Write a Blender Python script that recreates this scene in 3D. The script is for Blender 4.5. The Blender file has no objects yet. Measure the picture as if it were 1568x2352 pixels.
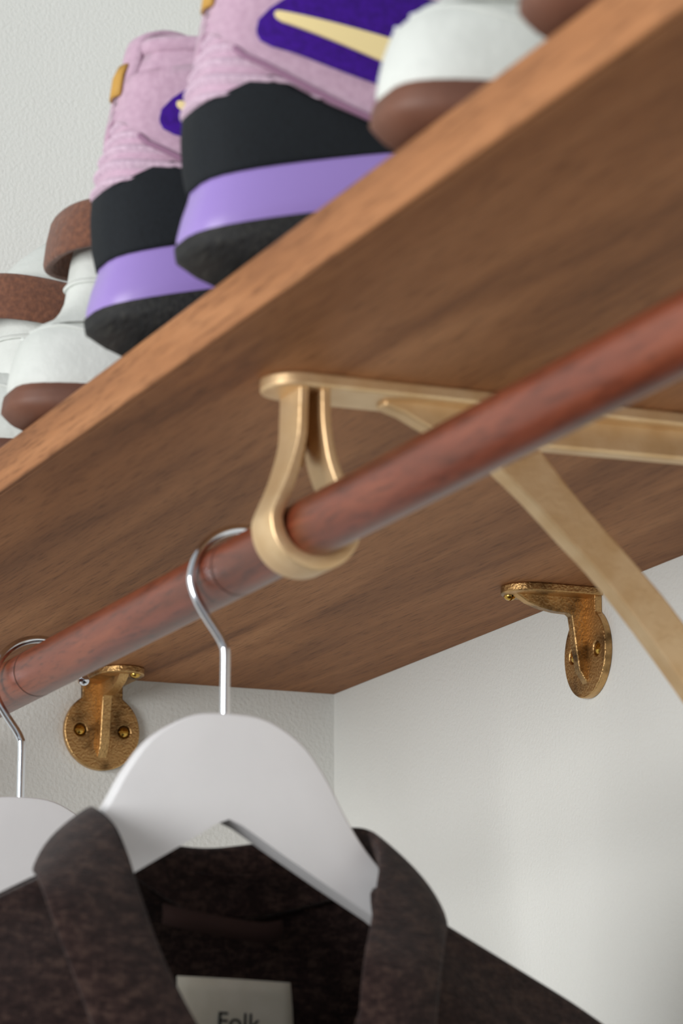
import bpy, bmesh, math, random
import numpy as np
from mathutils import Vector, Matrix
random.seed(4)
C = bpy.context.scene.collection
SC = bpy.context.scene
ZS = 1.75                       # height of the shelf's underside above the floor
# ------------------------------------------------------------------ camera
CAM = Vector((1.96853, -0.82073, ZS - 0.35925))
RX = Vector((0.38688, 0.92213, -0.0001)); UP = Vector((0.2029, -0.08502, 0.9755)); FW = Vector((-0.89953, 0.37742, 0.21999))
FPX = 7619.8
cam_d = bpy.data.cameras.new('camera'); cam = bpy.data.objects.new('camera', cam_d); C.objects.link(cam)
M4 = Matrix((RX, UP, -FW)).transposed().to_4x4(); M4.translation = CAM
cam.matrix_world = M4
cam_d.sensor_fit = 'VERTICAL'; cam_d.sensor_height = 36; cam_d.sensor_width = 24
cam_d.lens = FPX * 36 / 2352; cam_d.clip_start = 0.05
cam_d.dof.use_dof = True; cam_d.dof.focus_distance = 1.88; cam_d.dof.aperture_fstop = 14
SC.camera = cam
# ------------------------------------------------------------------ light
w = bpy.data.worlds.new('world'); SC.world = w; w.use_nodes = True
bg = w.node_tree.nodes['Background']; bg.inputs[0].default_value = (0.93, 0.97, 1.0, 1); bg.inputs[1].default_value = 0.40
def area(name, loc, target, sx, sy, power, col):
    l = bpy.data.lights.new(name, 'AREA'); l.shape = 'RECTANGLE'; l.size = sx; l.size_y = sy; l.energy = power; l.color = col
    o = bpy.data.objects.new(name, l); C.objects.link(o); o.location = loc
    o.rotation_euler = (Vector(target) - Vector(loc)).to_track_quat('-Z', 'Y').to_euler(); return o
area('window_left_offscreen', (1.9, -3.1, 1.60), (0.6, -0.2, 1.72), 1.5, 1.7, 105, (1.0, 0.99, 0.975))   # daylight from the room's left side
SC.view_settings.view_transform = 'Standard'; SC.view_settings.look = 'None'
SC.view_settings.gamma = 1; SC.view_settings.use_curve_mapping = False; SC.view_settings.exposure = 0.1

# ------------------------------------------------------------------ helpers
ORG = {}
def sm(me, ang=35):
    for p in me.polygons: p.use_smooth = True
    me.set_sharp_from_angle(angle=math.radians(ang))
def obj(name, vf, mat, parent=None, smooth=True, bevel=0, seg=2, solid=0, sub=0, off=None, ang=35, local=False):
    """one mesh object; coordinates are shelf based (z=0 at the shelf's underside) unless local"""
    vs, fs = vf
    vs = [Vector(v) for v in vs]
    if not local: vs = [Vector((v.x, v.y, v.z + ZS)) for v in vs]
    if parent is not None: o0 = Vector((0, 0, 0)) if local else ORG[parent]
    elif off is not None: o0 = Vector(off) + Vector((0, 0, ZS))
    else:
        mn = [min(v[i] for v in vs) for i in range(3)]; mx = [max(v[i] for v in vs) for i in range(3)]
        o0 = Vector(((mn[0] + mx[0]) / 2, (mn[1] + mx[1]) / 2, mn[2]))
    me = bpy.data.meshes.new(name)
    me.from_pydata([tuple(v - o0) for v in vs], [], [tuple(f) for f in fs])
    bm = bmesh.new(); bm.from_mesh(me)
    bmesh.ops.remove_doubles(bm, verts=bm.verts, dist=1e-6)
    bmesh.ops.recalc_face_normals(bm, faces=bm.faces)
    bm.to_mesh(me); bm.free()
    me.materials.append(mat)
    o = bpy.data.objects.new(name, me); C.objects.link(o)
    if parent is not None: o.parent = parent
    else: o.location = o0
    ORG[o] = o0
    if solid:
        m = o.modifiers.new('solid', 'SOLIDIFY'); m.thickness = solid; m.offset = -1
    if bevel:
        m = o.modifiers.new('bevel', 'BEVEL'); m.width = bevel; m.segments = seg; m.limit_method = 'ANGLE'; m.angle_limit = math.radians(40); m.harden_normals = False
    if sub:
        m = o.modifiers.new('sub', 'SUBSURF'); m.levels = sub; m.render_levels = sub
    if smooth: sm(me, ang)
    return o
def thing(name, label, cat, loc, group=None):
    e = bpy.data.objects.new(name, None); C.objects.link(e); e.empty_display_size = 0.03
    e.location = (loc[0], loc[1], loc[2] + ZS); ORG[e] = Vector(e.location)
    e['label'] = label; e['category'] = cat
    if group: e['group'] = group
    return e
def tag(o, label, cat, group=None):
    o['label'] = label; o['category'] = cat
    if group: o['group'] = group
    return o
def copy_tree(o, parent=None):
    c = o.copy(); C.objects.link(c); c.parent = parent
    for ch in list(o.children): copy_tree(ch, c)
    return c
def at(px, py, x):
    """the point of the photograph's pixel on the plane at distance x from the side wall (shelf based)"""
    d = RX * ((px - 784) / FPX) - UP * ((py - 1176) / FPX) + FW
    P = CAM + d * ((x - CAM.x) / d.x)
    return Vector((P.x, P.y, P.z - ZS))
def box(x0, x1, y0, y1, z0, z1):
    v = [(x, y, z) for x in (x0, x1) for y in (y0, y1) for z in (z0, z1)]
    return v, [(0, 1, 3, 2), (4, 6, 7, 5), (0, 4, 5, 1), (2, 3, 7, 6), (0, 2, 6, 4), (1, 5, 7, 3)]
def prism(poly, f, a, b):
    """extrude a 2D polygon; f(p, t) maps polygon point and depth to 3D"""
    n = len(poly); v = [f(q, a) for q in poly] + [f(q, b) for q in poly]
    fs = [tuple(range(n)), tuple(range(2 * n - 1, n - 1, -1))] + [(i, (i + 1) % n, n + (i + 1) % n, n + i) for i in range(n)]
    return v, fs
def grid(rows, closed=False, cap0=False, cap1=False):
    n = len(rows[0]); v = [q for r in rows for q in r]; fs = []
    for j in range(len(rows) - 1):
        for i in range(n if closed else n - 1):
            k = (i + 1) % n
            fs.append((j * n + i, j * n + k, (j + 1) * n + k, (j + 1) * n + i))
    if cap0: fs.append(tuple(range(n)))
    if cap1: fs.append(tuple(range((len(rows) - 1) * n, len(rows) * n)))
    return v, fs
def merge(*parts):
    V = []; F = []
    for v, f in parts:
        b = len(V); V += list(v); F += [tuple(i + b for i in q) for q in f]
    return V, F
def catmull(P, n=6, closed=False):
    P = [np.array(q, float) for q in P]; out = []; m = len(P)
    for i in range(m if closed else m - 1):
        if closed: a, b, c, d = P[(i - 1) % m], P[i], P[(i + 1) % m], P[(i + 2) % m]
        else: a, b, c, d = P[max(i - 1, 0)], P[i], P[i + 1], P[min(i + 2, m - 1)]
        for k in range(n):
            t = k / n
            out.append(.5 * (2 * b + (c - a) * t + (2 * a - 5 * b + 4 * c - d) * t * t + (3 * b - a - 3 * c + d) * t ** 3))
    if not closed: out.append(P[-1])
    return out
def tube(path, r, n=12):
    path = [Vector(q) for q in path]; rows = []
    nrm = None
    for i, q in enumerate(path):
        t = (path[min(i + 1, len(path) - 1)] - path[max(i - 1, 0)]).normalized()
        if nrm is None:
            a = Vector((1, 0, 0)) if abs(t.x) < .9 else Vector((0, 0, 1)); nrm = (a - t * a.dot(t)).normalized()
        else: nrm = (nrm - t * nrm.dot(t)).normalized()
        bn = t.cross(nrm); rr = r[i] if isinstance(r, (list, tuple)) else r
        rows.append([q + (nrm * math.cos(2 * math.pi * k / n) + bn * math.sin(2 * math.pi * k / n)) * rr for k in range(n)])
    return grid(rows, True, True, True)
def lerp(x, xs, ys): return float(np.interp(x, xs, ys))

# ------------------------------------------------------------------ materials
def lin(h):
    c = [int(h[i:i + 2], 16) / 255 for i in (0, 2, 4)]
    return tuple(v / 12.92 if v < .04045 else ((v + .055) / 1.055) ** 2.4 for v in c) + (1,)
def nodes(name):
    m = bpy.data.materials.new(name); m.use_nodes = True; nt = m.node_tree
    return m, nt, nt.nodes['Principled BSDF']
def N(nt, t, **kw):
    n = nt.nodes.new(t)
    for k, v in kw.items():
        if k in n.inputs: n.inputs[k].default_value = v
        else: setattr(n, k, v)
    return n
def coords(nt, scale=(1, 1, 1), rot=(0, 0, 0)):
    tc = N(nt, 'ShaderNodeTexCoord'); mp = N(nt, 'ShaderNodeMapping'); mp.inputs['Scale'].default_value = scale; mp.inputs['Rotation'].default_value = rot
    nt.links.new(tc.outputs['Object'], mp.inputs[0]); return mp.outputs[0]
def ramp(nt, src, stops):
    r = N(nt, 'ShaderNodeValToRGB'); e = r.color_ramp.elements
    e[0].position, e[0].color = stops[0]; e[1].position, e[1].color = stops[-1]
    for p, c in stops[1:-1]:
        k = e.new(p); k.color = c
    nt.links.new(src, r.inputs[0]); return r.outputs[0]
def mat(name, c0, c1=None, rough=.5, metal=0, nscale=200, bump=0, bscale=None, scale=(1, 1, 1), detail=4, lo=.35, hi=.65, sheen=0, spec=None, coat=0):
    m, nt, b = nodes(name)
    b.inputs['Roughness'].default_value = rough; b.inputs['Metallic'].default_value = metal
    if spec is not None: b.inputs['Specular IOR Level'].default_value = spec
    if sheen: b.inputs['Sheen Weight'].default_value = sheen; b.inputs['Sheen Roughness'].default_value = .6
    if coat: b.inputs['Coat Weight'].default_value = coat; b.inputs['Coat Roughness'].default_value = .25
    v = coords(nt, scale)
    n = N(nt, 'ShaderNodeTexNoise', Scale=nscale, Detail=detail); nt.links.new(v, n.inputs['Vector'])
    if c1 is None: b.inputs['Base Color'].default_value = lin(c0)
    else: nt.links.new(ramp(nt, n.outputs[0], [(lo, lin(c0)), (hi, lin(c1))]), b.inputs['Base Color'])
    if bump:
        n2 = N(nt, 'ShaderNodeTexNoise', Scale=bscale or nscale, Detail=4); nt.links.new(v, n2.inputs['Vector'])
        bp = N(nt, 'ShaderNodeBump', Strength=bump, Distance=.001); nt.links.new(n2.outputs[0], bp.inputs['Height']); nt.links.new(bp.outputs[0], b.inputs['Normal'])
    return m
def wood(name, dark, mid, light, rough, band=(2.2, 26, 26), fleck=(40, 620, 620), spec=.35, coat=0, fl=1.0):
    m, nt, b = nodes(name)
    v1 = coords(nt, band); n1 = N(nt, 'ShaderNodeTexNoise', Scale=1.0, Detail=5, Roughness=.6, Distortion=.6); nt.links.new(v1, n1.inputs['Vector'])
    v2 = coords(nt, fleck); n2 = N(nt, 'ShaderNodeTexNoise', Scale=1.0, Detail=4, Roughness=.65); nt.links.new(v2, n2.inputs['Vector'])
    c1 = ramp(nt, n1.outputs[0], [(.28, lin(dark)), (.5, lin(mid)), (.74, lin(light))])
    c2 = ramp(nt, n2.outputs[0], [(.33, (1 - .5 * fl, 1 - .54 * fl, 1 - .55 * fl, 1)), (.48, (1, 1, 1, 1)), (.75, (1.12, 1.1, 1.08, 1))])
    mx = N(nt, 'ShaderNodeMix', data_type='RGBA', blend_type='MULTIPLY'); mx.inputs[0].default_value = 1
    nt.links.new(c1, mx.inputs[6]); nt.links.new(c2, mx.inputs[7]); nt.links.new(mx.outputs[2], b.inputs['Base Color'])
    b.inputs['Roughness'].default_value = rough; b.inputs['Specular IOR Level'].default_value = spec
    if coat: b.inputs['Coat Weight'].default_value = coat; b.inputs['Coat Roughness'].default_value = .3
    bp = N(nt, 'ShaderNodeBump', Strength=.12, Distance=.0008); nt.links.new(n2.outputs[0], bp.inputs['Height']); nt.links.new(bp.outputs[0], b.inputs['Normal'])
    return m
def weave(name, dark, mid, light):
    m, nt, b = nodes(name)
    v1 = coords(nt, (110, 110, 230)); n1 = N(nt, 'ShaderNodeTexNoise', Scale=1.0, Detail=5, Roughness=.7); nt.links.new(v1, n1.inputs['Vector'])
    v2 = coords(nt, (250, 250, 900)); n2 = N(nt, 'ShaderNodeTexNoise', Scale=1.0, Detail=3); nt.links.new(v2, n2.inputs['Vector'])
    v3 = coords(nt, (900, 900, 220)); n3 = N(nt, 'ShaderNodeTexNoise', Scale=1.0, Detail=3); nt.links.new(v3, n3.inputs['Vector'])
    a = N(nt, 'ShaderNodeMath', operation='ADD'); nt.links.new(n2.outputs[0], a.inputs[0]); nt.links.new(n3.outputs[0], a.inputs[1])
    a2 = N(nt, 'ShaderNodeMath', operation='MULTIPLY_ADD'); nt.links.new(a.outputs[0], a2.inputs[0]); a2.inputs[1].default_value = .35; nt.links.new(n1.outputs[0], a2.inputs[2])
    nt.links.new(ramp(nt, a2.outputs[0], [(.72, lin(dark)), (.87, lin(mid)), (1.04, lin(light))]), b.inputs['Base Color'])
    b.inputs['Roughness'].default_value = .95; b.inputs['Specular IOR Level'].default_value = .1
    b.inputs['Sheen Weight'].default_value = .12; b.inputs['Sheen Roughness'].default_value = .5
    bp = N(nt, 'ShaderNodeBump', Strength=.5, Distance=.001); nt.links.new(a.outputs[0], bp.inputs['Height']); nt.links.new(bp.outputs[0], b.inputs['Normal'])
    return m
M = dict(
    wall=mat('wall_paint', 'd9dbd8', 'd4d6d2', .75, nscale=3, bump=.6, bscale=420),
    floor=mat('floor_boards', '3c2a1c', '4a3624', .5, nscale=8),
    wood=wood('mahogany_shelf', '6a452e', '956643', 'b28058', .6, spec=.12, fl=.75),
    rod=wood('stained_rod', '47200f', '703622', '874a31', .36, band=(5, 60, 60), fleck=(60, 500, 500), coat=.15),
    groove=mat('groove_dark', '2a1610', rough=.7),
    brass=mat('cast_brass', 'd6b486', 'e3c69c', .46, .75, nscale=60, bump=.2, bscale=500),
    brass_old=mat('aged_brass', '4f3a22', 'caa36d', .36, .95, nscale=55, bump=.6, bscale=650, lo=.3, hi=.52),
    screw=mat('screw_brass', 'c9a250', rough=.18, metal=1),
    white_wood=mat('white_lacquer', 'dcdcde', 'd6d6d8', .42, nscale=20),
    chrome=mat('chrome_wire', 'dfe3ea', rough=.12, metal=1),
    jacket=weave('brown_wool', '1d1312', '2c1f1d', '40312b'),
    loop=mat('loop_twill', '301a15', rough=.9),
    label=mat('label_cotton', 'f0ecdc', 'e8e4d2', .9, nscale=90, bump=.2, bscale=1200),
    ink=mat('label_ink', '17181a', rough=.8),
    outsole=mat('black_rubber', '0c0d0f', '2c2b26', .75, nscale=380, scale=(.25, 1, 1), lo=.5, hi=.85, bump=.8, bscale=420),
    midsole=mat('lilac_foam', '9079bd', rough=.38),
    heel=mat('black_neoprene', '111519', '171c21', .8, nscale=900, bump=.2, spec=.25),
    pink=mat('pink_suede', 'ab8ba0', 'b899ad', .85, nscale=300, bump=.35, bscale=900, sheen=.25),
    knit=mat('pink_knit', 'b097aa', 'c9b1c2', .9, nscale=700, scale=(1, 1, .35), bump=.5, bscale=900),
    piping=mat('mauve_piping', '8a6580', rough=.8),
    purple=mat('deep_purple_felt', '300a6e', '3b0f85', .8, nscale=400, spec=.2),
    stripe=mat('cream_stripe', 'e3cf97', rough=.45),
    mustard=mat('mustard_label', 'b58a3c', rough=.7),
    white=mat('white_leather', 'c9cdc9', 'c0c4c0', .55, nscale=60, bump=.25, bscale=350),
    suede=mat('brown_suede', '5a3422', '74472f', .85, nscale=420, bump=.8, bscale=260, sheen=.15, lo=.4, hi=.75),
    sole=mat('brown_rubber_sole', '5c3829', '6c4432', .6, nscale=50, bump=.3),
)

# ------------------------------------------------------------------ room
D, T, RY, RZ, RR = 0.37308, 0.02197, -0.31461, -0.06456, 0.0126
def struct(name, vf, m): o = obj(name, vf, m, smooth=False); o['kind'] = 'structure'; return o
struct('wall_left', box(-.1, 0, -4.2, 0, -ZS, 1.0), M['wall'])
struct('wall_back', box(-.1, 4.2, 0, .1, -ZS, 1.0), M['wall'])
struct('floor', box(-.1, 4.2, -4.2, .1, -ZS - .05, -ZS), M['floor'])

# ------------------------------------------------------------------ shelf and rail
shelf = thing('wooden_shelf', 'long brown mahogany shelf fixed into the corner of the walls', 'shelf', (1.25, -D / 2, 0))
obj('board', box(0.0, 2.5, -D + .003, 0, 0, T), M['wood'], shelf, bevel=.0003, seg=1)
obj('front_edge', box(0.0, 2.5, -D, -D + .003, 0, T), M['wood'], shelf, bevel=.0012)
def cyl_x(x0, x1, y, z, r, n=48, cap=True):
    rows = [[(x, y + r * math.cos(2 * math.pi * k / n), z + r * math.sin(2 * math.pi * k / n)) for k in range(n)] for x in (x0, x1)]
    return grid(rows, True, cap, cap)
rail = thing('clothes_rail', 'round red-brown wooden clothes rail under the shelf', 'rail', (.9, RY, RZ - RR))
obj('rail_rod', cyl_x(.002, 1.85, RY, RZ, RR), M['rod'], rail)
for gx in (.646, .359):
    obj('groove', cyl_x(gx - .0005, gx + .0005, RY, RZ, RR + .00015, cap=False), M['groove'], rail)

# ------------------------------------------------------------------ big rail bracket
BX = .7245
rb = thing('rail_bracket', 'large cast brass bracket with a loop holding the clothes rail', 'bracket', (BX, RY, -.09))
def yz(q, x): return (x, q[0], q[1])
tip = [(-.3195 - .0150 * math.sin(a), .0150 * math.cos(a)) for a in [math.pi * k / 14 for k in range(15)]]
poly = [(BX + q[1], q[0]) for q in tip] + [(BX - .015, 0), (BX + .015, 0)]
obj('mounting_plate', prism(poly, lambda q, z: (q[0], q[1], z), -.0062, 0), M['brass'], rb, bevel=.0012)
cz = -.0624
pts = [(-.0055, -.003), (-.0058, -.014), (-.0066, -.028), (-.0108, -.044), (-.0150, -.0545)]
for a in range(174, 374, 14): pts.append((.0174 * math.cos(math.radians(a)), cz + .0174 * math.sin(math.radians(a))))
pts += [(.0148, -.0525), (.0105, -.044), (.0068, -.034), (.0048, -.022), (.0043, -.012), (.0043, -.003)]
path = catmull(pts, 5)
rows = []
for i, q in enumerate(path):
    t = path[min(i + 1, len(path) - 1)] - path[max(i - 1, 0)]; t = t / np.linalg.norm(t); n = np.array((t[1], -t[0]))
    low = max(0, min(1, (-q[1] - .03) / .05)); a = .0021 + .0011 * low; b = .0116; c = .0011
    s = []
    for (su, sv) in ((1, 1), (-1, 1), (-1, -1), (1, -1)):
        for k in range(4):
            th = {(1, 1): 0, (-1, 1): 90, (-1, -1): 180, (1, -1): 270}[(su, sv)] + k * 30
            s.append((su * (a - c) + c * math.cos(math.radians(th)), su * 0 + sv * (b - c) + c * math.sin(math.radians(th))))
    rows.append([(BX + sv, RY + q[0] + su * n[0], q[1] + su * n[1]) for su, sv in s])
obj('rod_loop', grid(rows, True, True, True), M['brass'], rb, ang=28)
obj('loop_neck', prism([(-.0036, -.003), (.0036, -.003), (.0036, -.028), (.0022, -.036), (-.0022, -.036), (-.0036, -.028)],
    lambda q, x: (x, RY + q[0] - .0007, q[1]), BX - .0095, BX - .0068), M['brass'], rb, bevel=.0006)
bar = [(-.281, -.005), (-.281, -.0085), (-.272, -.0112), (-.2638, -.0151), (-.246, -.0225), (-.2284, -.0308), (-.209, -.030), (-.2087, -.0213), (-.2045, -.0195), (-.1395, -.0188), (0, -.0188), (0, -.005)]
obj('web', prism(bar, yz, BX - .005, BX + .005), M['brass'], rb, bevel=.0014, seg=3)
lowr = catmull([(-.2284, -.0308), (-.214, -.0425), (-.1969, -.0584), (-.1764, -.0777), (-.142, -.1179), (-.09, -.186), (-.004, -.305)], 4)
uppr = catmull([(-.004, -.262), (-.09, -.153), (-.1413, -.0912), (-.1595, -.0716), (-.1903, -.0416), (-.2045, -.026), (-.2087, -.0213)], 4)
obj('brace', prism([tuple(q) for q in lowr] + [tuple(q) for q in uppr], yz, BX - .0055, BX + .0055), M['brass'], rb, bevel=.0018, seg=3)
obj('wall_strap', box(BX - .015, BX + .015, -.0055, 0, -.33, -.0062), M['brass'], rb, bevel=.0012)

# ------------------------------------------------------------------ small corner brackets
def screw_vf(r=.0034, h=.0024, gap=.0005):
    parts = []
    for s in (1, -1):
        rows = []
        for k in range(6):
            a = math.pi / 2 * k / 5; rr = r * math.cos(a); z = h * math.sin(a)
            rows.append([(rr * math.cos(t), s * (gap + max(0, rr * math.sin(t) - gap)) if rr * math.sin(t) > gap else s * gap, z) for t in [math.pi * i / 14 for i in range(15)]])
        parts.append(grid(rows))
        rim = rows[0]; parts.append(([(x, y, z) for x, y, z in rim] + [(x, y, -.001) for x, y, z in rim], [(i, i + 1, 15 + i + 1, 15 + i) for i in range(14)]))
        fl = [(r_[0][0], s * gap, r_[0][2]) for r_ in rows] + [(r_[-1][0], s * gap, r_[-1][2]) for r_ in reversed(rows)]
        parts.append((fl, [tuple(range(len(fl)))]))
    parts.append(([(r * .98 * math.cos(2 * math.pi * i / 24), r * .98 * math.sin(2 * math.pi * i / 24), h * .3) for i in range(24)], [tuple(range(24))]))
    return merge(*parts)
def small_bracket(label, fr):
    """fr(u, v, z): u out of the wall, v sideways along it"""
    t = thing('corner_bracket', label, 'bracket', tuple(fr(0, 0, -.06)), 'small brass corner brackets')
    o = ORG[t]
    pl = [(0, -.0152), (.034, -.0152)] + [(.034 + .0195 * math.sin(a) ** .8, -.0152 * math.cos(a)) for a in [math.pi * k / 12 for k in range(1, 12)]] + [(.034, .0152), (0, .0152)]
    obj('shelf_plate', prism(pl, lambda q, z: fr(q[0], q[1], z), -.0046, 0), M['brass_old'], t, bevel=.0007)
    R_ = .0248; zc = -.0345; nk = .0133; a0 = math.asin(nk / R_)
    disc = [(nk, 0)] + [(R_ * math.sin(a), zc + R_ * math.cos(a)) for a in [a0 + (2 * math.pi - 2 * a0) * k / 40 for k in range(41)]] + [(-nk, 0)]
    wp = obj('wall_plate', prism(disc, lambda q, u: fr(u, q[0], q[1]), 0, .0046), M['brass_old'], t)
    cut = merge(*[grid([[fr(u, v + rr * math.cos(2 * math.pi * k / 24), -.0342 + rr * math.sin(2 * math.pi * k / 24)) for k in range(24)] for u, rr in ((.0018, .0038), (.0065, .0044))], True, True, True) for v in (-.0145, .0145)])
    co = obj('cutter', cut, M['brass_old'], t)
    bo = wp.modifiers.new('holes', 'BOOLEAN'); bo.object = co; bo.operation = 'DIFFERENCE'; bo.solver = 'EXACT'
    bpy.context.view_layer.update()
    nm = bpy.data.meshes.new_from_object(wp.evaluated_get(bpy.context.evaluated_depsgraph_get()))
    wp.modifiers.clear(); wp.data = nm; bpy.data.objects.remove(co)
    bv = wp.modifiers.new('bevel', 'BEVEL'); bv.width = .0006; bv.segments = 2; bv.limit_method = 'ANGLE'; bv.angle_limit = math.radians(40)
    sm(nm, 35)
    rib = [(.0, -.003), (.047, -.003), (.046, -.0052), (.040, -.0088), (.032, -.0115), (.0235, -.0130), (.0150, -.0134), (.0134, -.0148), (.0125, -.0205), (.0108, -.034), (.0092, -.0445), (.0040, -.0525), (.0, -.0525)]
    obj('rib', prism([(q[0], q[1]) for q in rib], lambda q, v: fr(q[0], v, q[1]), -.0031, .0031), M['brass_old'], t, bevel=.0006)
    for v in (-.0145, .0145):
        vs, fs = screw_vf(); obj('screw', ([fr(.0028 + q[2], v + q[0], -.0345 + q[1]) for q in vs], fs), M['screw'], t)
    vs, fs = screw_vf(); obj('screw', ([fr(.0462 + q[1], .0068 + q[0], -.0047 - q[2]) for q in vs], fs), M['screw'], t)
    return t
small_bracket('small round brass bracket under the shelf beside the far end of the rail', lambda u, v, z: (u, -.1598 + v, z))
small_bracket('small round brass bracket under the shelf on the paler wall', lambda u, v, z: (.3675 - v, -u, z))

# ------------------------------------------------------------------ hangers
HX, HY = .63, -.3143
def hanger(label, last):
    t = thing('clothes_hanger', label, 'hanger', (HX, HY, -.2))
    up = [(0, -.1276), (.0125, -.1283), (.0236, -.1322), (.036, -.1410), (.0463, -.1550), (.0535, -.1681), (.0615, -.1805), (.0715, -.1922), (.0860, -.2065), (.11, -.227), (.15, -.252), (.19, -.276), (.205, -.288)]
    lo = [(.205, -.298), (.19, -.294), (.15, -.270), (.11, -.2432), (.0685, -.2136), (.045, -.2000), (.022, -.1862), (.006, -.1762), (.0, -.1738)]
    upc = [tuple(q) for q in catmull(up, 3)]
    for s in (-1, 1):
        poly = [(HY + s * a, z) for a, z in upc + lo]
        v, f = prism(poly, yz, HX - .0065, HX + .0065)
        o = obj('arm', (v, f), M['white_wood'], t)
        me = o.data; bm = bmesh.new(); bm.from_mesh(me)
        es = [e for e in bm.edges if e.calc_face_angle(0) > .9 and abs(e.verts[0].co.x - e.verts[1].co.x) < 1e-5
              and not all(abs(q.co.y + ORG[t].y - HY) < 1e-5 for q in e.verts)]
        top = [e for e in es if any((q.co.z + ORG[t].z - ZS) > np.interp(abs(q.co.y + ORG[t].y - HY), [0, .0685, .207], [-.16, -.2035, -.281]) for q in e.verts)]
        bmesh.ops.bevel(bm, geom=top, offset=.0055, segments=5, affect='EDGES', profile=.5, clamp_overlap=True)
        bm.to_mesh(me); bm.free(); sm(me, 40)
    cy, czk, r = .0090, -.0688, .0250
    p = [(0, -.131), (0, -.115), (0, -.100), (-.0008, -.0965), (-.0030, -.0925), (-.0085, -.0850), (-.0132, -.0775)]
    p += [(cy + r * math.cos(math.radians(a)), czk + r * math.sin(math.radians(a))) for a in range(182, last, -12)]
    pc = catmull(p, 4)
    obj('hook', tube([(HX, HY + q[0], q[1]) for q in pc], .0021, 12), M['chrome'], t, ang=60)
    e = pc[-1]
    rows = [[(HX + .0029 * math.sin(a) * math.cos(b), HY + e[0] + .0029 * math.sin(a) * math.sin(b), e[1] - .001 + .0029 * math.cos(a)) for b in [2 * math.pi * k / 12 for k in range(12)]] for a in [math.pi * j / 8 for j in range(9)]]
    obj('hook_tip', grid(rows, True), M['chrome'], t)
    return t
h1 = hanger('white wooden hanger carrying the brown jacket', 30)
h2 = hanger('white wooden hanger hanging behind the brown jacket', 12)
h2.location.x += .340 - HX; h2.location.y -= .0022
for o in (h1, h2): o['group'] = 'white hangers on the rail'

# ------------------------------------------------------------------ jacket
jk = thing('jacket', 'dark brown woven wool jacket hanging open-necked on the white hanger', 'jacket', (HX, HY, -.8))
def dense(P, n=5): return [Vector(q) for q in catmull(P, n)]
F = [at(500, 2430, .704), at(420, 2290, .700), at(368, 2180, .694), at(322, 2050, .682), at(296, 1965, .670), at(262, 1888, .655), at(214, 1851, .636), at(225, 1872, .612), at(320, 1922, .588), at(455, 1945, .577),
     at(565, 1937, .576), at(690, 1918, .586), at(790, 1898, .606), at(850, 1908, .634), at(872, 1958, .650), at(863, 2040, .668), at(852, 2115, .680), at(836, 2200, .694), at(826, 2300, .700), at(822, 2430, .704)]
E_ = [at(250, 2460, .700), at(200, 2330, .701), at(160, 2220, .698), at(118, 2105, .690), at(95, 2040, .680), at(78, 2008, .664), at(72, 2002, .640), at(100, 2010, .600), at(250, 2040, .566), at(440, 2065, .553),
      at(580, 2065, .553), at(760, 2060, .562), at(930, 2075, .592), at(1010, 2098, .632), at(1030, 2122, .660), at(1026, 2160, .676), at(1020, 2210, .688), at(1014, 2270, .696), at(1008, 2340, .700), at(1000, 2460, .702)]
NS = [at(470, 2430, .690), at(400, 2300, .686), at(350, 2190, .680), at(312, 2080, .668), at(285, 2010, .656), at(255, 1960, .644), at(225, 1945, .628), at(240, 1965, .606), at(330, 2030, .592), at(455, 2105, .586),
      at(565, 2115, .586), at(690, 2090, .592), at(790, 2060, .608), at(862, 2020, .630), at(880, 2040, .648), at(872, 2090, .662), at(858, 2150, .674), at(846, 2230, .684), at(838, 2320, .690), at(832, 2430, .694)]
Fd, Ed, Nd = dense(F), dense(E_), dense(NS)
rows = []
ctr = Vector((HX, HY, 0))
for f_, e_, n_ in zip(Fd, Ed, Nd):
    od = Vector((f_.x - HX, f_.y - HY, 0)); od = od.normalized() if od.length > 1e-4 else Vector((1, 0, 0))
    r = [n_, n_.lerp(f_, .5), n_.lerp(f_, .86) - od * .0005, f_ + Vector((0, 0, .0008))]
    for t in (.06, .2, .4, .6, .8, 1): r.append(f_.lerp(e_, t) + od * .006 * math.sin(math.pi * min(1, t * .9 + .08)) * (1 if t < 1 else .6))
    rows.append(r)
obj('collar', grid(rows), M['jacket'], jk, solid=.0022, sub=1, ang=180)
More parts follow.
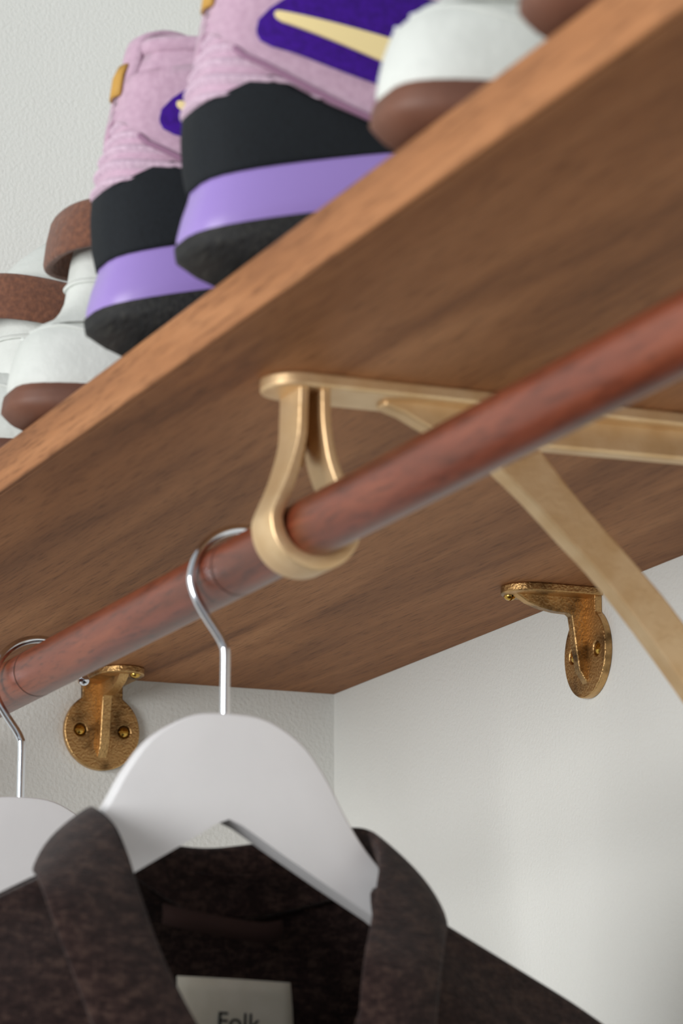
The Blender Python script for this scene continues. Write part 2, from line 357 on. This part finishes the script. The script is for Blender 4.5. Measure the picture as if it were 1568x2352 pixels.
# body panels
yc = HY
def shz(y):  # height of the shoulder line
    a = abs(y - yc); return (.006 if y < yc else .001) * min(1, a / .08) + float(np.interp(a, [0, .05, .075, .09, .165, .205, .235, .26], [-.196, -.196, -.201, -.2095, -.2475, -.271, -.295, -.330]))
rows = []
for j in range(15):
    v = j / 14; row = []
    for i in range(33):
        y = yc - .235 + .47 * i / 32; zt = shz(y) if abs(y - yc) > .06 else -.190
        z = zt + (-.80 - zt) * v ** 1.8; d = zt - z
        b = .010 + .045 * (1 - math.exp(-d / .05)) + .040 * math.exp(-((y - yc) / .075) ** 2)
        row.append((HX - b + .004 * math.sin(y * 60) * min(1, d * 6), y, z))
    rows.append(row)
obj('back_panel', grid(rows), M['jacket'], jk, solid=.002, sub=1, ang=180)
for s in (-1, 1):
    rows = []
    for j in range(17):
        v = (j / 16) ** 1.6; row = []
        for i in range(15):
            u = i / 14
            zi = np.interp(v, [0, .08, .2, 1], [-.203, -.235, -.285, -.80]); ai = np.interp(v, [0, .08, .2, 1], [.064, .052, .024, .002]); xi = np.interp(v, [0, .08, .2, 1], [.640, .680, .697, .700])
            ao = .240 + .012 * v; zo = shz(yc + .235) + (-.80 - shz(yc + .235)) * v; xo = np.interp(v, [0, .08, .2, 1], [.632, .645, .655, .662])
            a = ai + (ao - ai) * u
            if v == 0: z = shz(yc + s * a); x = .632 + .008 * (1 - u)
            else:
                top = shz(yc + s * a); z = zi + (zo - zi) * u; d = top - z
                zz = top + (-.80 - top) * v; z = z * (1 - min(1, 3 * u)) + zz * min(1, 3 * u)
                x = xi + (xo - xi) * u ** .8 + .010 * math.sin(math.pi * u) * min(1, v * 4)
            row.append((x + (.003 * math.sin(a * 70 + s) * min(1, v * 5)), yc + s * a, z))
        rows.append(row)
    obj('front_panel', grid(rows), M['jacket'], jk, solid=.002, sub=1, ang=180)
    rows = []
    for j in range(9):
        v = j / 8; cy_ = yc + s * (.238 + .045 * v); zc_ = -.345 - .42 * v; rr = .060 - .012 * v
        rows.append([(HX + rr * .75 * math.cos(2 * math.pi * k / 20), cy_ + rr * (.55) * math.sin(2 * math.pi * k / 20) , zc_ + (.05 * (1 - v)) * (-s * math.sin(2 * math.pi * k / 20)) * .9) for k in range(20)])
    n0 = [(HX + .030 * math.cos(2 * math.pi * k / 20), yc + s * .214 + .010 * math.sin(2 * math.pi * k / 20), -.292 - .008 * s * math.sin(2 * math.pi * k / 20)) for k in range(20)]
    rows = [[tuple(Vector(n0[0]).lerp(Vector(n0[10]), .5) * .7 + Vector(q) * .3) for q in n0], n0, [tuple(Vector(a).lerp(Vector(b), .6) + Vector((0, s * .006, .006))) for a, b in zip(n0, rows[0])]] + rows
    obj('sleeve', grid(rows, True, True), M['jacket'], jk, solid=.002, ang=180)
# hang loop and neck label sewn inside the back
lp = [at(372, 2098, .593), at(430, 2112, .599), at(520, 2130, .602), at(600, 2142, .600), at(650, 2136, .594)]
rows = [[q + Vector((0, 0, .0045)) , q + Vector((.0012, 0, 0)), q - Vector((0, 0, .0045))] for q in dense(lp, 4)]
obj('hanging_loop', grid(rows), M['loop'], jk, solid=.001, ang=180)
ptl, ptr = at(404, 2242, .592), at(663, 2258, .592)
hv = Vector((-.0010, .0012, -.036)); rows = []
for j in range(7):
    rows.append([ptl.lerp(ptr, i / 10) + hv * (j / 6) + Vector((.0022 * math.sin(math.pi * i / 10) + .001, .0010 * math.sin(math.pi * j / 6) * (i / 10), 0)) for i in range(11)])
lab = obj('neck_label', grid(rows), M['label'], jk, solid=.0006, ang=180)
lab['label'] = 'cream cotton neck label with black lettering'
cu = bpy.data.curves.new('lettering', 'FONT'); cu.body = 'Folk'; cu.size = .0118; cu.extrude = .00015; cu.align_x = 'LEFT'
tmp = bpy.data.objects.new('tmp', cu); C.objects.link(tmp); dg = bpy.context.evaluated_depsgraph_get()
me = bpy.data.meshes.new_from_object(tmp.evaluated_get(dg)); bpy.data.objects.remove(tmp); bpy.data.curves.remove(cu)
dirr = (ptr - ptl).normalized(); upv = Vector((0, -dirr.z, dirr.y)).normalized(); base = at(497, 2366, .5965)
tv = [base + dirr * q.co.x + upv * q.co.y + Vector((q.co.z, 0, 0)) for q in me.vertices]
obj('lettering', (tv, [tuple(p.vertices) for p in me.polygons]), M['ink'], lab, smooth=False)

# ------------------------------------------------------------------ shoes
class Shell:
    """a shoe-like body as a stack of plan outlines; tables of z -> heel y, toe y, half width"""
    def __init__(s, z, y0, y1, hw, k=.62, flare=.2, shear=None): s.shear = shear; s.z, s.y0, s.y1, s.hw, s.k, s.flare = z, y0, y1, hw, k, flare
    def dims(s, z): return lerp(z, s.z, s.y0), lerp(z, s.z, s.y1), lerp(z, s.z, s.hw)
    def pt(s, u, z, off=0):
        y0, y1, hw = s.dims(z)
        def P(u):
            th = abs(u) * math.pi; c = (1 - math.cos(th)) / 2
            return np.array((math.copysign(1, u) * hw * max(0, math.sin(th)) ** s.k * (1 + s.flare * c), y0 + (y1 - y0) * c))
        p = P(u)
        if off:
            a, b = P(u - .004), P(u + .004); t = b - a; t = t / (np.linalg.norm(t) + 1e-12); p = p + off * np.array((t[1], -t[0]))
        if s.shear: z = z + s.shear(p[1], z)
        return (p[0], p[1], z)
    def u_of(s, y, z):
        y0, y1, hw = s.dims(z); c = min(1, max(0, (y - y0) / (y1 - y0))); return math.acos(1 - 2 * c) / math.pi
    def rows(s, zs, n=56, off=0): return [[s.pt(-1 + 2 * (i + .5) / n, z, off if not callable(off) else off(z)) for i in range(n)] for z in zs]
    def wrap(s, ymax, zlo, zhi, off, nu=40, nz=10, bump=None):
        """patch round the heel, y from heel to ymax on both sides"""
        cols = []
        for i in range(nu + 1):
            a = -1 + 2 * i / nu; um = s.u_of(ymax, (zlo(ymax) + zhi(ymax)) / 2); u = a * um
            y = s.pt(u, (zlo(0) + zhi(0)) / 2)[1]
            l, h = zlo(y), zhi(y); cols.append([s.pt(u, l + (h - l) * j / nz, off + (bump(u, l + (h - l) * j / nz) if bump else 0)) for j in range(nz + 1)])
        return grid(cols)
    def side(s, sgn, ys, zlo, zhi, off, nz=8):
        cols = []
        for y in ys:
            l, h = zlo(y), zhi(y); cols.append([s.pt(sgn * s.u_of(y, z), z, off) for z in [l + (h - l) * j / nz for j in range(nz + 1)]])
        return grid(cols)
def pw(*pts): return lambda y: lerp(y, [p[0] for p in pts], [p[1] for p in pts])
def frange(a, b, n): return [a + (b - a) * i / n for i in range(n + 1)]

def sneaker(label):
    sh = lambda y, z: lerp(y, [-.016, .06, .11, .2], [-.008, .006, .007, .003]) * lerp(z, [0, .02, .055, .085], [0, 1, 1, 0])
    t = thing('sneaker', label, 'shoe', (0, 0, 0), 'pair of lilac sneakers')
    so = Shell([0, .004, .010, .017, .024], [.012, .002, -.008, -.0145, -.0155], [.235, .255, .268, .275, .277], [.031, .035, .038, .0400, .0400], shear=sh)
    obj('outsole', grid(so.rows(frange(0, .024, 10)), True, True, True), M['outsole'], t, local=True, ang=60)
    mi = Shell([.022, .028, .036, .043, .050], [-.0145, -.0145, -.0125, -.0100, -.0085], [.277, .277, .274, .270, .266], [.0395, .0408, .0400, .0388, .0370], shear=sh)
    obj('midsole', grid(mi.rows(frange(.022, .050, 12)), True, True, True), M['midsole'], t, local=True, ang=70)
    up = Shell([.044, .056, .066, .076, .086, .1006, .115, .126, .134], [-.0085, -.0110, -.0118, -.0112, -.0090, -.0040, -.0010, .0005, .004], [.268, .262, .252, .238, .22, .18, .15, .132, .124], [.0368, .0380, .0378, .0368, .0352, .0332, .0315, .0308, .0300], shear=sh)
    zs = frange(.044, .134, 18); rs = up.rows(zs)
    inner = up.rows([.134, .12, .10, .075], off=-.004)
    obj('upper', grid(rs + inner, True, True, True), M['pink'], t, local=True, ang=70)
    obj('heel_counter', up.wrap(.066, lambda y: .046, pw((-.012, .0730), (-.004, .0755), (.006, .0795), (.0145, .0818), (.024, .0765), (.045, .0640), (.066, .0490)), .0014, nu=60, nz=12), M['heel'], t, local=True, solid=.0022, ang=70)
    obj('knit_panel', up.wrap(.050, pw((-.012, .0720), (.0145, .079), (.05, .060)), pw((-.012, .114), (.0, .112), (.05, .112)), .0006, nu=60, nz=64,
        bump=lambda u, z: .0017 * math.sin((z + .018 * abs(u)) * 2 * math.pi / .0068)), M['knit'], t, local=True, solid=.0018, ang=70)
    ys = [-.0032, -.002, -.0005, .001, .0025, .004, .006, .009, .012, .015] + frange(.02, .17, 30)
    for sg in (-1, 1):
        obj('quarter_panel', up.side(sg, ys, pw((-.0032, .104), (-.0005, .095), (.004, .0885), (.0145, .0825), (.030, .0735), (.066, .052), (.17, .049)), pw((-.0032, .121), (.004, .124), (.02, .1255), (.10, .122), (.17, .096)), .0036), M['pink'], t, local=True, solid=.0022, bevel=.0006, ang=60)
        bl = pw((-.0032, .104), (-.0005, .095), (.004, .0885), (.0145, .0825), (.030, .0735), (.066, .052))
        sp = [Vector(up.pt(sg * up.u_of(y, bl(y)), bl(y), .0040)) for y in [.001, .0025, .004, .006, .009, .012, .016] + frange(.02, .062, 12)]
        obj('seam_piping', tube(sp, .0013, 6), M['piping'], t, local=True)
        ys2 = [.0085, .0088, .0095, .011, .0135, .017, .021] + frange(.026, .15, 24)
        obj('side_panel', up.side(sg, ys2, pw((.0085, .0985), (.0095, .0955), (.0135, .0928), (.021, .0905), (.0586, .0765), (.15, .052)), pw((.0085, .1000), (.0095, .1045), (.0135, .1095), (.021, .1155), (.030, .1195), (.06, .1205), (.10, .117), (.15, .098)), .0048), M['purple'], t, local=True, solid=.002, ang=60)
        ys3 = [.0150, .0153, .016, .0175] + frange(.020, .145, 24)
        obj('stripe', up.side(sg, ys3, pw((.0150, .1060), (.0155, .1048), (.0175, .1032), (.0577, .0882), (.145, .057)), pw((.0150, .1066), (.0155, .1078), (.0175, .1076), (.0616, .0985), (.145, .086)), .0064, nz=6), M['stripe'], t, local=True, solid=.0016, bevel=.0004, ang=60)
    rim = [Vector(up.pt(-1 + 2 * i / 60, .134 + .004 * (1 - abs(-1 + 2 * i / 60)), -.002)) for i in range(61)]
    obj('collar_rim', tube(rim, .0042, 10), M['pink'], t, local=True, ang=80)
    path = [Vector(up.pt(0.0001, z, o_)) for z, o_ in ((.104, .002), (.112, .0032), (.122, .0042), (.132, .0048), (.140, .0042))]
    e0 = path[-1]; path += [e0 + Vector((0, y_, z_)) for y_, z_ in ((.003, .0048), (.009, .0078), (.017, .0080), (.026, .0055), (.034, .0005), (.040, -.006))]
    path = [Vector(q) for q in catmull(path, 3)]
    rows = [[p + Vector((x, 0.0035 * (abs(x) / .0105) ** 2, -.001 * (abs(x) / .0105) ** 2)) for x in (-.0105, -.006, 0, .006, .0105)] for p in path]
    tab = obj('pull_tab', grid(rows), M['pink'], t, local=True, solid=.003, ang=70)
    rows = [[Vector(up.pt(0.0001, z, .0064)) + Vector((x, .0035 * (abs(x) / .0085) ** 2, 0)) for x in (-.0062, -.003, 0, .003, .0062)] for z in (.116, .121, .126, .131)]
    obj('tab_label', grid(rows), M['mustard'], tab, local=True, solid=.0012, ang=70)
    return t
s1 = sneaker('lilac sneaker with black heel and cream stripe, standing between its twin and a white sandal')
s2 = copy_tree(s1); s2['label'] = 'lilac sneaker with mustard heel label, the one of the pair closer to the wall corner'
s1.location = (.772, -D, ZS + T); s2.location = (.657, -D, ZS + T)

def sandal(label, group, neck, ring, xs):
    t = thing('sandal', label, 'sandal', (0, 0, 0), group)
    so = Shell([0, .004, .009, .016, .021], [.008, -.004, -.0095, -.0085, -.004], [.235, .25, .258, .260, .258], [.029, .0335, .0365, .0372, .035], flare=.28)
    obj('outsole', grid(so.rows(frange(0, .021, 9)), True, True, True), M['sole'], t, local=True, ang=70)
    up = Shell([.017, .021, .028, .036, .044, .050, .055, .058], [-.0055, -.0068, -.0058, -.0040, -.0010, .0055, .0150, .0230], [.258, .259, .258, .252, .24, .225, .205, .19], [.0365, .0375, .0376, .0368, .0352, .0325, .0285, .0245], flare=.28)
    zs = [.017, .019, .021, .024, .028, .032, .036, .040, .044, .047, .050, .053, .055, .0568, .058]
    obj('heel_cup', grid(up.rows(zs), True, True, True), M['white'], t, local=True, ang=75)
    for sg in (-1, 1):
        pth = [Vector(up.pt(sg * u, z, .0004)) for u, z in ((.02, .0455), (.12, .047), (.2, .044), (.26, .0395), (.32, .037), (.42, .037), (.55, .038))]
        obj('seam', tube([Vector(q) for q in catmull(pth, 4)], .0009, 6), M['white'], t, local=True)
    zz, ya, yb, hx = neck
    rows = []
    for z in frange(zz[0], zz[-1], 14):
        a, b, h_ = lerp(z, zz, ya), lerp(z, zz, yb), lerp(z, zz, hx)
        rows.append([(h_ * math.copysign(abs(math.cos(q)) ** .7, math.cos(q)), (a + b) / 2 + (b - a) / 2 * math.copysign(abs(math.sin(q)) ** .8, math.sin(q)), z) for q in [2 * math.pi * k / 28 for k in range(28)]])
    nk = obj('heel_strap', grid(rows, True, True, True), M['white'], t, local=True, ang=70)
    zr = .0725; a, b, h_ = lerp(zr, zz, ya), lerp(zr, zz, yb), lerp(zr, zz, hx)
    obj('strap_seam', tube([((h_ + .0004) * math.copysign(abs(math.cos(q)) ** .7, math.cos(q)), (a + b) / 2 + ((b - a) / 2 + .0004) * math.copysign(abs(math.sin(q)) ** .8, math.sin(q)), zr) for q in [2 * math.pi * k / 32 for k in range(33)]], .0013, 6), M['white'], nk, local=True)
    zr = .0862; a, b, h_ = lerp(zr, zz, ya), lerp(zr, zz, yb), lerp(zr, zz, hx)
    obj('rivet', grid([[(h_ * .93 + .002 * (1 - rr), (a + b) / 2 - .004 + .0016 * rr * math.cos(q), zr + .0016 * rr * math.sin(q)) for q in [2 * math.pi * k / 12 for k in range(12)]] for rr in (1, .8, .4, .05)], True, False, True), M['ink'], nk, local=True)
    yc_, ay, ax, z0, z1, tilt, lean = ring
    rows = []
    for k in range(48):
        q = 2 * math.pi * k / 48; cs, sn = math.cos(q), math.sin(q)
        x = ax * math.copysign(abs(sn) ** .8, sn); y = yc_ - ay * math.copysign(abs(cs) ** .8, cs)
        dz = tilt * (y - yc_)
        rows.append([(x * (1 + e), y + (yc_ - y) * -e + lean * (z - z0), z + dz) for z, e in ((z0, 0), (z0 + .003, .025), ((z0 + z1) / 2, .035), (z1 - .003, .02), (z1, -.01))])
    rows.append(rows[0])
    obj('ankle_strap', grid(rows), M['suede'], t, local=True, solid=.0045, bevel=.001, ang=60)
    # crossing instep strap of suede and white vamp in front
    for nm, ymid, wd, mt, z_up in (('instep_strap', .135, .015, 'suede', .074), ('toe_strap', .195, .018, 'white', .062)):
        rows = []
        for i in range(21):
            q = math.pi * i / 20; hwf = .041
            rows.append([(hwf * math.cos(q) * 1.02, ymid + v, .030 + (z_up - .030) * math.sin(q) ** .7) for v in (-wd, -wd * .5, 0, wd * .5, wd)])
        obj(nm, grid(rows), M[mt], t, local=True, solid=.003, ang=70)
    t.location = (xs, -D, ZS + T)
    return t
neckA = ([.048, .052, .056, .060, .066, .074, .086, .100, .108], [.0050, .0105, .0150, .0182, .0208, .0215, .0230, .0265, .031], [.100, .090, .080, .071, .066, .066, .079, .089, .0905], [.0325, .0285, .0240, .0200, .0175, .0165, .0168, .016, .014])
ringA = (.049, .0375, .036, .0860, .1115, .06, .16)
neckB = ([.048, .056, .080, .100, .108, .121, .130], [.016, .0165, .0180, .0200, .0215, .033, .046], [.085, .087, .096, .100, .100, .098, .094], [.024, .026, .029, .030, .030, .027, .018])
ringB = (.052, .047, .036, .0740, .0985, -.14, .0)
PA, PB = 'white sandals near the wall corner', 'white sandals beside the sneakers'
sandal('white sandal with brown suede ankle loop, second shoe from the corner of the walls', PA, neckA, ringA, .515)
sandal('white sandal with broad brown strap, the shoe closest to the corner of the walls', PA, neckB, ringB, .400)
sandal('white sandal with dark brown sole, standing right beside the sneaker with the cream stripe', PB, neckA, ringA, .957)
sandal('dark brown soled sandal, the shoe farthest along the shelf from the wall corner', PB, neckA, ringA, 1.078)
